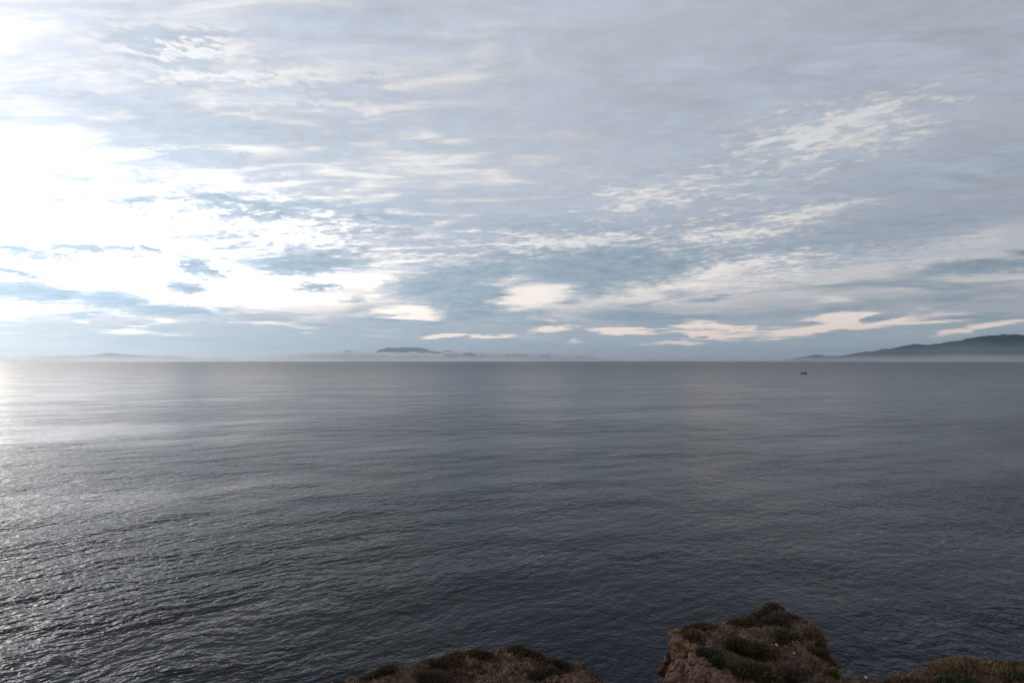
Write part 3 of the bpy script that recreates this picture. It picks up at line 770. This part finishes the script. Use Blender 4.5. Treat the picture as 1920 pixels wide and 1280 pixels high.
# the slope
shrub('heath_shrub', 'tan and pink heath crowning the hump of the sloping cliff top', 'shrub', slope, 8.65, 11.1, 1.30, 0.6, 0.07, TAN, 50, 4400, (0.085, 0.010), 5, 0.6)
shrub('heath_shrub', 'dark green bush under the crown of heath on the sloping cliff', 'shrub', slope, 8.15, 10.55, 0.84, 0.53, 0.11, GREEN, 51, 3000, (0.055, 0.014), 4, 0.45)
shrub('heath_shrub', 'brown heath running down the left rim of the sloping cliff', 'shrub', slope, 7.25, 10.75, 1.01, 0.63, 0.06, BROWN, 52, 3600, (0.08, 0.010), 5, 0.6)
shrub('heath_shrub', 'low green bush on the skyline right of the crown of heath', 'shrub', slope, 9.75, 11.2, 0.90, 0.53, 0.05, GREEN, 53, 3000, (0.055, 0.014), 4, 0.45)
shrub('heath_shrub', 'tall straw coloured grass tussock at the far right edge of the sloping cliff', 'shrub', slope, 10.85, 11.15, 1.01, 0.73, 0.10, TAN, 54, 4200, (0.13, 0.009), 4, 0.5)
shrub('heath_shrub', 'bright leafy green plant amid tan heath on the sloping cliff', 'shrub', slope, 9.25, 10.55, 0.50, 0.42, 0.06, GREEN, 55, 1900, (0.06, 0.018), 3, 0.5)
shrub('heath_shrub', 'small yellow green plant at the bottom edge of the sloping cliff', 'shrub', slope, 8.35, 10.05, 0.50, 0.42, 0.05, YELLOW, 56, 1500, (0.06, 0.014), 3, 0.5)
shrub('heath_shrub', 'pale tan heath between the bright green plant and the tall tussock', 'shrub', slope, 9.95, 10.65, 1.01, 0.63, 0.07, TAN, 57, 3800, (0.09, 0.010), 5, 0.6)
shrub('heath_shrub', 'tan heath in front of the dark green bush on the sloping cliff', 'shrub', slope, 7.75, 10.15, 1.01, 0.53, 0.06, TAN, 58, 3400, (0.085, 0.010), 5, 0.6)


def scatter(cliff, name, label, cat, mat, n, per, size, lean, xr, yr, seed, width=0.010, smin=0.12, keepout=0.0):
    r = np.random.default_rng(seed)
    X = r.uniform(*xr, n); Y = r.uniform(*yr, n)
    Z, s = cliff.height(X, Y)
    clump = fbm(X / 0.5, Y / 0.5, 0, 3, 0.6, seed + 4) + r.normal(0, .25, n)
    bare = np.zeros(n)
    for (bx, by, br, bv) in cliff.bare: bare += bv * np.exp(-((X - bx) ** 2 + (Y - by) ** 2) / br ** 2)
    ok = (s > smin) & (clump > -0.15 + keepout) & (bare < r.uniform(0.15, 0.6, n))
    X, Y, Z = X[ok], Y[ok], Z[ok]; k = len(X)
    B = np.repeat(np.stack([X, Y, Z - 0.015], -1), per, 0) + np.concatenate([r.normal(0, .022, (k * per, 2)), np.zeros((k * per, 1))], 1)
    D = r.normal(0, lean, (k * per, 3)); D[:, 2] = 1; D /= np.linalg.norm(D, axis=1)[:, None]
    L = np.repeat(size * r.uniform(.45, 1.3, k), per) * r.uniform(.6, 1.2, k * per)
    V, F = blades(B, D, L, np.full(k * per, width) * r.uniform(.7, 1.4, k * per), r.uniform(-.3, .3, k * per), r)
    o = mesh_obj(name, V, F, mat)
    tag(o, label, cat, None, 'stuff')
    return o


BX, BY = (2.6, 7.6), (9.5, 15.0)
scatter(block, 'dry_scrub', 'dark brown dry scrub matted over the top of the square bluff', None, BROWN, 9000, 6, 0.05, 1.0, BX, BY, 71, 0.011)
scatter(block, 'ground_cover', 'thin olive ground cover scattered over the square bluff', None, OLIVE, 3500, 7, 0.06, 1.0, BX, BY, 72, 0.012, 0.15, 0.25)
LX, LY = (-6.0, 2.6), (13.2, 17.2)
scatter(ledge, 'dry_scrub', 'brown dry scrub matted over the low ledge', None, BROWN, 9000, 6, 0.06, 1.0, LX, LY, 73, 0.014)
scatter(ledge, 'ground_cover', 'grey green ground cover scattered over the low ledge', None, GREY, 6000, 6, 0.07, 1.0, LX, LY, 74, 0.015, 0.12, 0.2)
SX, SY = (5.6, 14.5), (9.0, 12.0)
scatter(slope, 'dry_heath', 'tan dry heath and grass covering the sloping cliff top', None, TAN, 13000, 7, 0.12, 0.7, SX, SY, 75, 0.010, 0.02)
scatter(slope, 'ground_cover', 'brown and olive undergrowth of the sloping cliff top', None, BROWN, 9000, 7, 0.09, 0.8, SX, SY, 76, 0.011, 0.02)

scatter(block, 'dry_grass', 'sparse upright dry grass stalks standing on the square bluff', None, TAN, 900, 4, 0.12, 0.6, BX, BY, 81, 0.009, 0.06, 0.2)
scatter(ledge, 'dry_grass', 'sparse upright dry grass stalks standing on the low ledge', None, TAN, 900, 4, 0.12, 0.6, LX, LY, 82, 0.011, 0.06, 0.2)
scatter(slope, 'dry_grass', 'pale upright dry grass stalks standing on the sloping cliff top', None, TAN, 2200, 5, 0.17, 0.5, SX, SY, 83, 0.009, 0.03, 0.0)


# ------------------------------------------------------------------ stones
def stone_material(name, a, b):
    m, t, p, out = new_mat(name)
    oi = t.nodes.new('ShaderNodeNewGeometry'); pos = E(t, oi.outputs['Position']); r = E(t, oi.outputs['Random Per Island'])
    n = noise(t, pos, 30, 3, 0.6)
    t.links.new(mix(t, (n - 0.5) * 0.8 + r, a, b).s, p.inputs['Base Color']); p.inputs['Roughness'].default_value = 0.85
    return m


PALE = stone_material('pale_stone', (0.34, 0.31, 0.28), (0.50, 0.48, 0.45))
PEBBLE = stone_material('dark_gravel', (0.022, 0.014, 0.010), (0.115, 0.074, 0.050))


def pebble_bm(bm, loc, s, r, sub=1):
    mt = Matrix.Translation(loc) @ Euler((r.uniform(0, 6), r.uniform(0, 6), r.uniform(0, 6))).to_matrix().to_4x4() @ Matrix.Diagonal((s * r.uniform(.7, 1.3), s * r.uniform(.7, 1.2), s * r.uniform(.5, .8), 1))
    g = bmesh.ops.create_icosphere(bm, subdivisions=sub, radius=0.5, matrix=mt)
    for v in g['verts']: v.co += Vector((r.uniform(-1, 1), r.uniform(-1, 1), r.uniform(-1, 1))) * s * 0.09


for (x, y, s, lab) in [(5.92, 12.95, 0.085, 'largest white stone on the dark ground right of the olive cushion'),
                       (5.35, 13.35, 0.05, 'small white stone behind the olive cushion on the bluff'),
                       (6.18, 12.68, 0.055, 'flat white stone to the right of the brownish cushion shrub'),
                       (5.30, 14.02, 0.08, 'grey white stone below the left flank of the bluff mound'),
                       (5.86, 11.55, 0.06, 'white stone at the right foot of the large green mound'),
                       (5.42, 11.32, 0.075, 'white stone by the straw tuft at the bottom of the bluff'),
                       (7.0, 11.45, 0.06, 'white pebble alone on the dark right edge of the bluff')]:
    bm = bmesh.new(); pebble_bm(bm, (0, 0, 0), s, rnd, 2)
    me = bpy.data.meshes.new('white_stone'); bm.to_mesh(me); bm.free(); me.shade_smooth(); me.materials.append(PALE)
    o = bpy.data.objects.new('white_stone', me); C.objects.link(o); o.location = (x, y, block.at(x, y) + s * 0.2)
    tag(o, lab, 'stone', 'white stones lying on the bluff')


def gravel(cliff, n, xr, yr, seed, label, smin=0.1):
    r = np.random.default_rng(seed)
    X = r.uniform(*xr, n); Y = r.uniform(*yr, n); Z, q = cliff.height(X, Y)
    ok = q > smin; X, Y, Z = X[ok], Y[ok], Z[ok]; n = len(X)
    bm = bmesh.new(); bmesh.ops.create_icosphere(bm, subdivisions=1, radius=0.5)
    bv = np.array([v.co[:] for v in bm.verts]); bf = np.array([[v.index for v in f.verts] for f in bm.faces]); bm.free()
    s = np.where(r.random(n) < .90, r.uniform(.012, .042, n), r.uniform(.045, .10, n))
    Q, _ = np.linalg.qr(r.normal(size=(n, 3, 3)))
    V = bv[None] + r.normal(0, .07, (n,) + bv.shape)
    V = V * (s[:, None] * r.uniform(.6, 1.25, (n, 3)))[:, None, :]
    V = np.einsum('nij,nkj->nki', Q, V) + np.stack([X, Y, Z], -1)[:, None, :]
    F = bf[None] + (np.arange(n) * len(bv))[:, None, None]
    o = mesh_obj('gravel', V.reshape(-1, 3), F.reshape(-1, 3), PEBBLE)
    tag(o, label, None, None, 'stuff')


gravel(block, 6000, (3.0, 7.5), (10.6, 14.8), 5, 'loose dark gravel strewn between the shrubs of the bluff')
gravel(ledge, 5000, (-5.4, 2.5), (14.3, 17.0), 6, 'loose dark gravel strewn on the low ledge', 0.15)


# ------------------------------------------------------------------ fishing boat far out
def simple_mat(name, col, rough=0.5):
    m, t, p, out = new_mat(name)
    geo = t.nodes.new('ShaderNodeNewGeometry'); n = noise(t, E(t, geo.outputs['Position']), 2.5, 4, 0.6)
    t.links.new(mix(t, n, tuple(c * 0.7 for c in col), tuple(c * 1.25 for c in col)).s, p.inputs['Base Color'])
    p.inputs['Roughness'].default_value = rough
    return m


HULL = simple_mat('dark_hull_paint', (0.012, 0.013, 0.018)); CABIN = simple_mat('dark_cabin_paint', (0.020, 0.018, 0.020))
PANE = simple_mat('cabin_pane', (0.01, 0.012, 0.015), 0.1); STEEL = simple_mat('boat_steel', (0.03, 0.028, 0.028))


def bm_obj(name, fill, mat, parent):
    bm = bmesh.new(); fill(bm); me = bpy.data.meshes.new(name); bm.to_mesh(me); bm.free(); me.materials.append(mat)
    o = bpy.data.objects.new(name, me); C.objects.link(o); o.parent = parent
    return o


def add_box(bm, x, y, z, sx, sy, sz, taper=1.0):
    g = bmesh.ops.create_cube(bm, size=1, matrix=Matrix.Translation((x, y, z)) @ Matrix.Diagonal((sx, sy, sz, 1)))
    for v in g['verts']:
        if v.co.z > z: v.co.x = x + (v.co.x - x) * taper; v.co.y = y + (v.co.y - y) * taper
    return g


def add_tube(bm, a, b, rad, seg=6):
    a, b = Vector(a), Vector(b); d = b - a
    bmesh.ops.create_cone(bm, segments=seg, radius1=rad, radius2=rad, depth=d.length, cap_ends=True,
                          matrix=Matrix.Translation((a + b) / 2) @ d.to_track_quat('Z', 'Y').to_matrix().to_4x4())


def make_boat():
    root = bpy.data.objects.new('fishing_boat', None); C.objects.link(root)
    tag(root, 'small dark fishing boat alone on the open water, cabin forward, canopy aft', 'boat')
    st = [(-4.7, 1.25, 1.15, -.35), (-3.2, 1.5, 1.05, -.5), (-1.2, 1.62, 1.0, -.55), (1.0, 1.55, 1.1, -.55), (2.8, 1.15, 1.35, -.5), (4.0, .62, 1.65, -.3), (4.9, .06, 1.9, .3)]
    V = []; F = []
    for (x, w, top, keel) in st:
        V += [(x, -w, top), (x, -w * .92, .35), (x, -w * .45, keel * .7), (x, 0, keel), (x, w * .45, keel * .7), (x, w * .92, .35), (x, w, top), (x, w * .88, top - .02), (x, w * .86, .55), (x, -w * .86, .55), (x, -w * .88, top - .02)]
    for i in range(len(st) - 1):
        a, b = i * 11, (i + 1) * 11
        for k in range(11): F.append((a + k, a + (k + 1) % 11, b + (k + 1) % 11, b + k))
    F.append(tuple(range(11))[::-1]); F.append(tuple(66 + k for k in range(11)))
    mesh_obj('hull', V, F, HULL, root)
    cb = bm_obj('cabin', lambda bm: (add_box(bm, 1.7, 0, 1.7, 1.9, 1.9, 2.3, .9), add_box(bm, 1.75, 0, 2.92, 2.2, 2.05, .13)), CABIN, root)
    for (x, y, sx, sy) in ((2.62, 0.42, .05, .6), (2.62, -0.42, .05, .6), (1.75, .91, 1.1, .05), (1.75, -.91, 1.1, .05)):
        bm_obj('window', lambda bm: add_box(bm, x, y, 2.25, sx, sy, .55), PANE, cb)
    cp = bm_obj('canopy', lambda bm: (add_box(bm, -2.9, 0, 2.95, 2.9, 2.5, .16), add_box(bm, -3.0, 0, 2.2, .9, 1.6, 1.4)), CABIN, root)
    for (x, y) in ((-4.2, 1.1), (-4.2, -1.1), (-1.6, 1.1), (-1.6, -1.1)):
        bm_obj('post', lambda bm: add_tube(bm, (x, y, .55), (x, y, 2.9), .06), STEEL, cp)
    bm_obj('mast', lambda bm: (add_tube(bm, (.9, 0, 2.9), (.9, 0, 4.1), .05), add_tube(bm, (.9, -.4, 3.8), (.9, .4, 3.8), .03)), STEEL, root)
    bm_obj('rail', lambda bm: (add_tube(bm, (2.9, -1.0, 1.95), (4.7, -.1, 2.4), .03), add_tube(bm, (2.9, 1.0, 1.95), (4.7, .1, 2.4), .03), add_tube(bm, (3.4, -.8, 1.4), (3.4, -.8, 2.1), .03), add_tube(bm, (3.4, .8, 1.4), (3.4, .8, 2.1), .03)), STEEL, root)
    bm_obj('winch', lambda bm: (add_tube(bm, (-.4, -.6, 1.0), (-.4, .6, 1.0), .3, 12), add_box(bm, -.4, 0, .75, .5, 1.4, .4)), STEEL, root)
    root.scale = (0.98, 0.98, 1.1); root.location = (463.5, 905.0, 0.0); root.rotation_euler = (0, 0, R(-22))


make_boat()
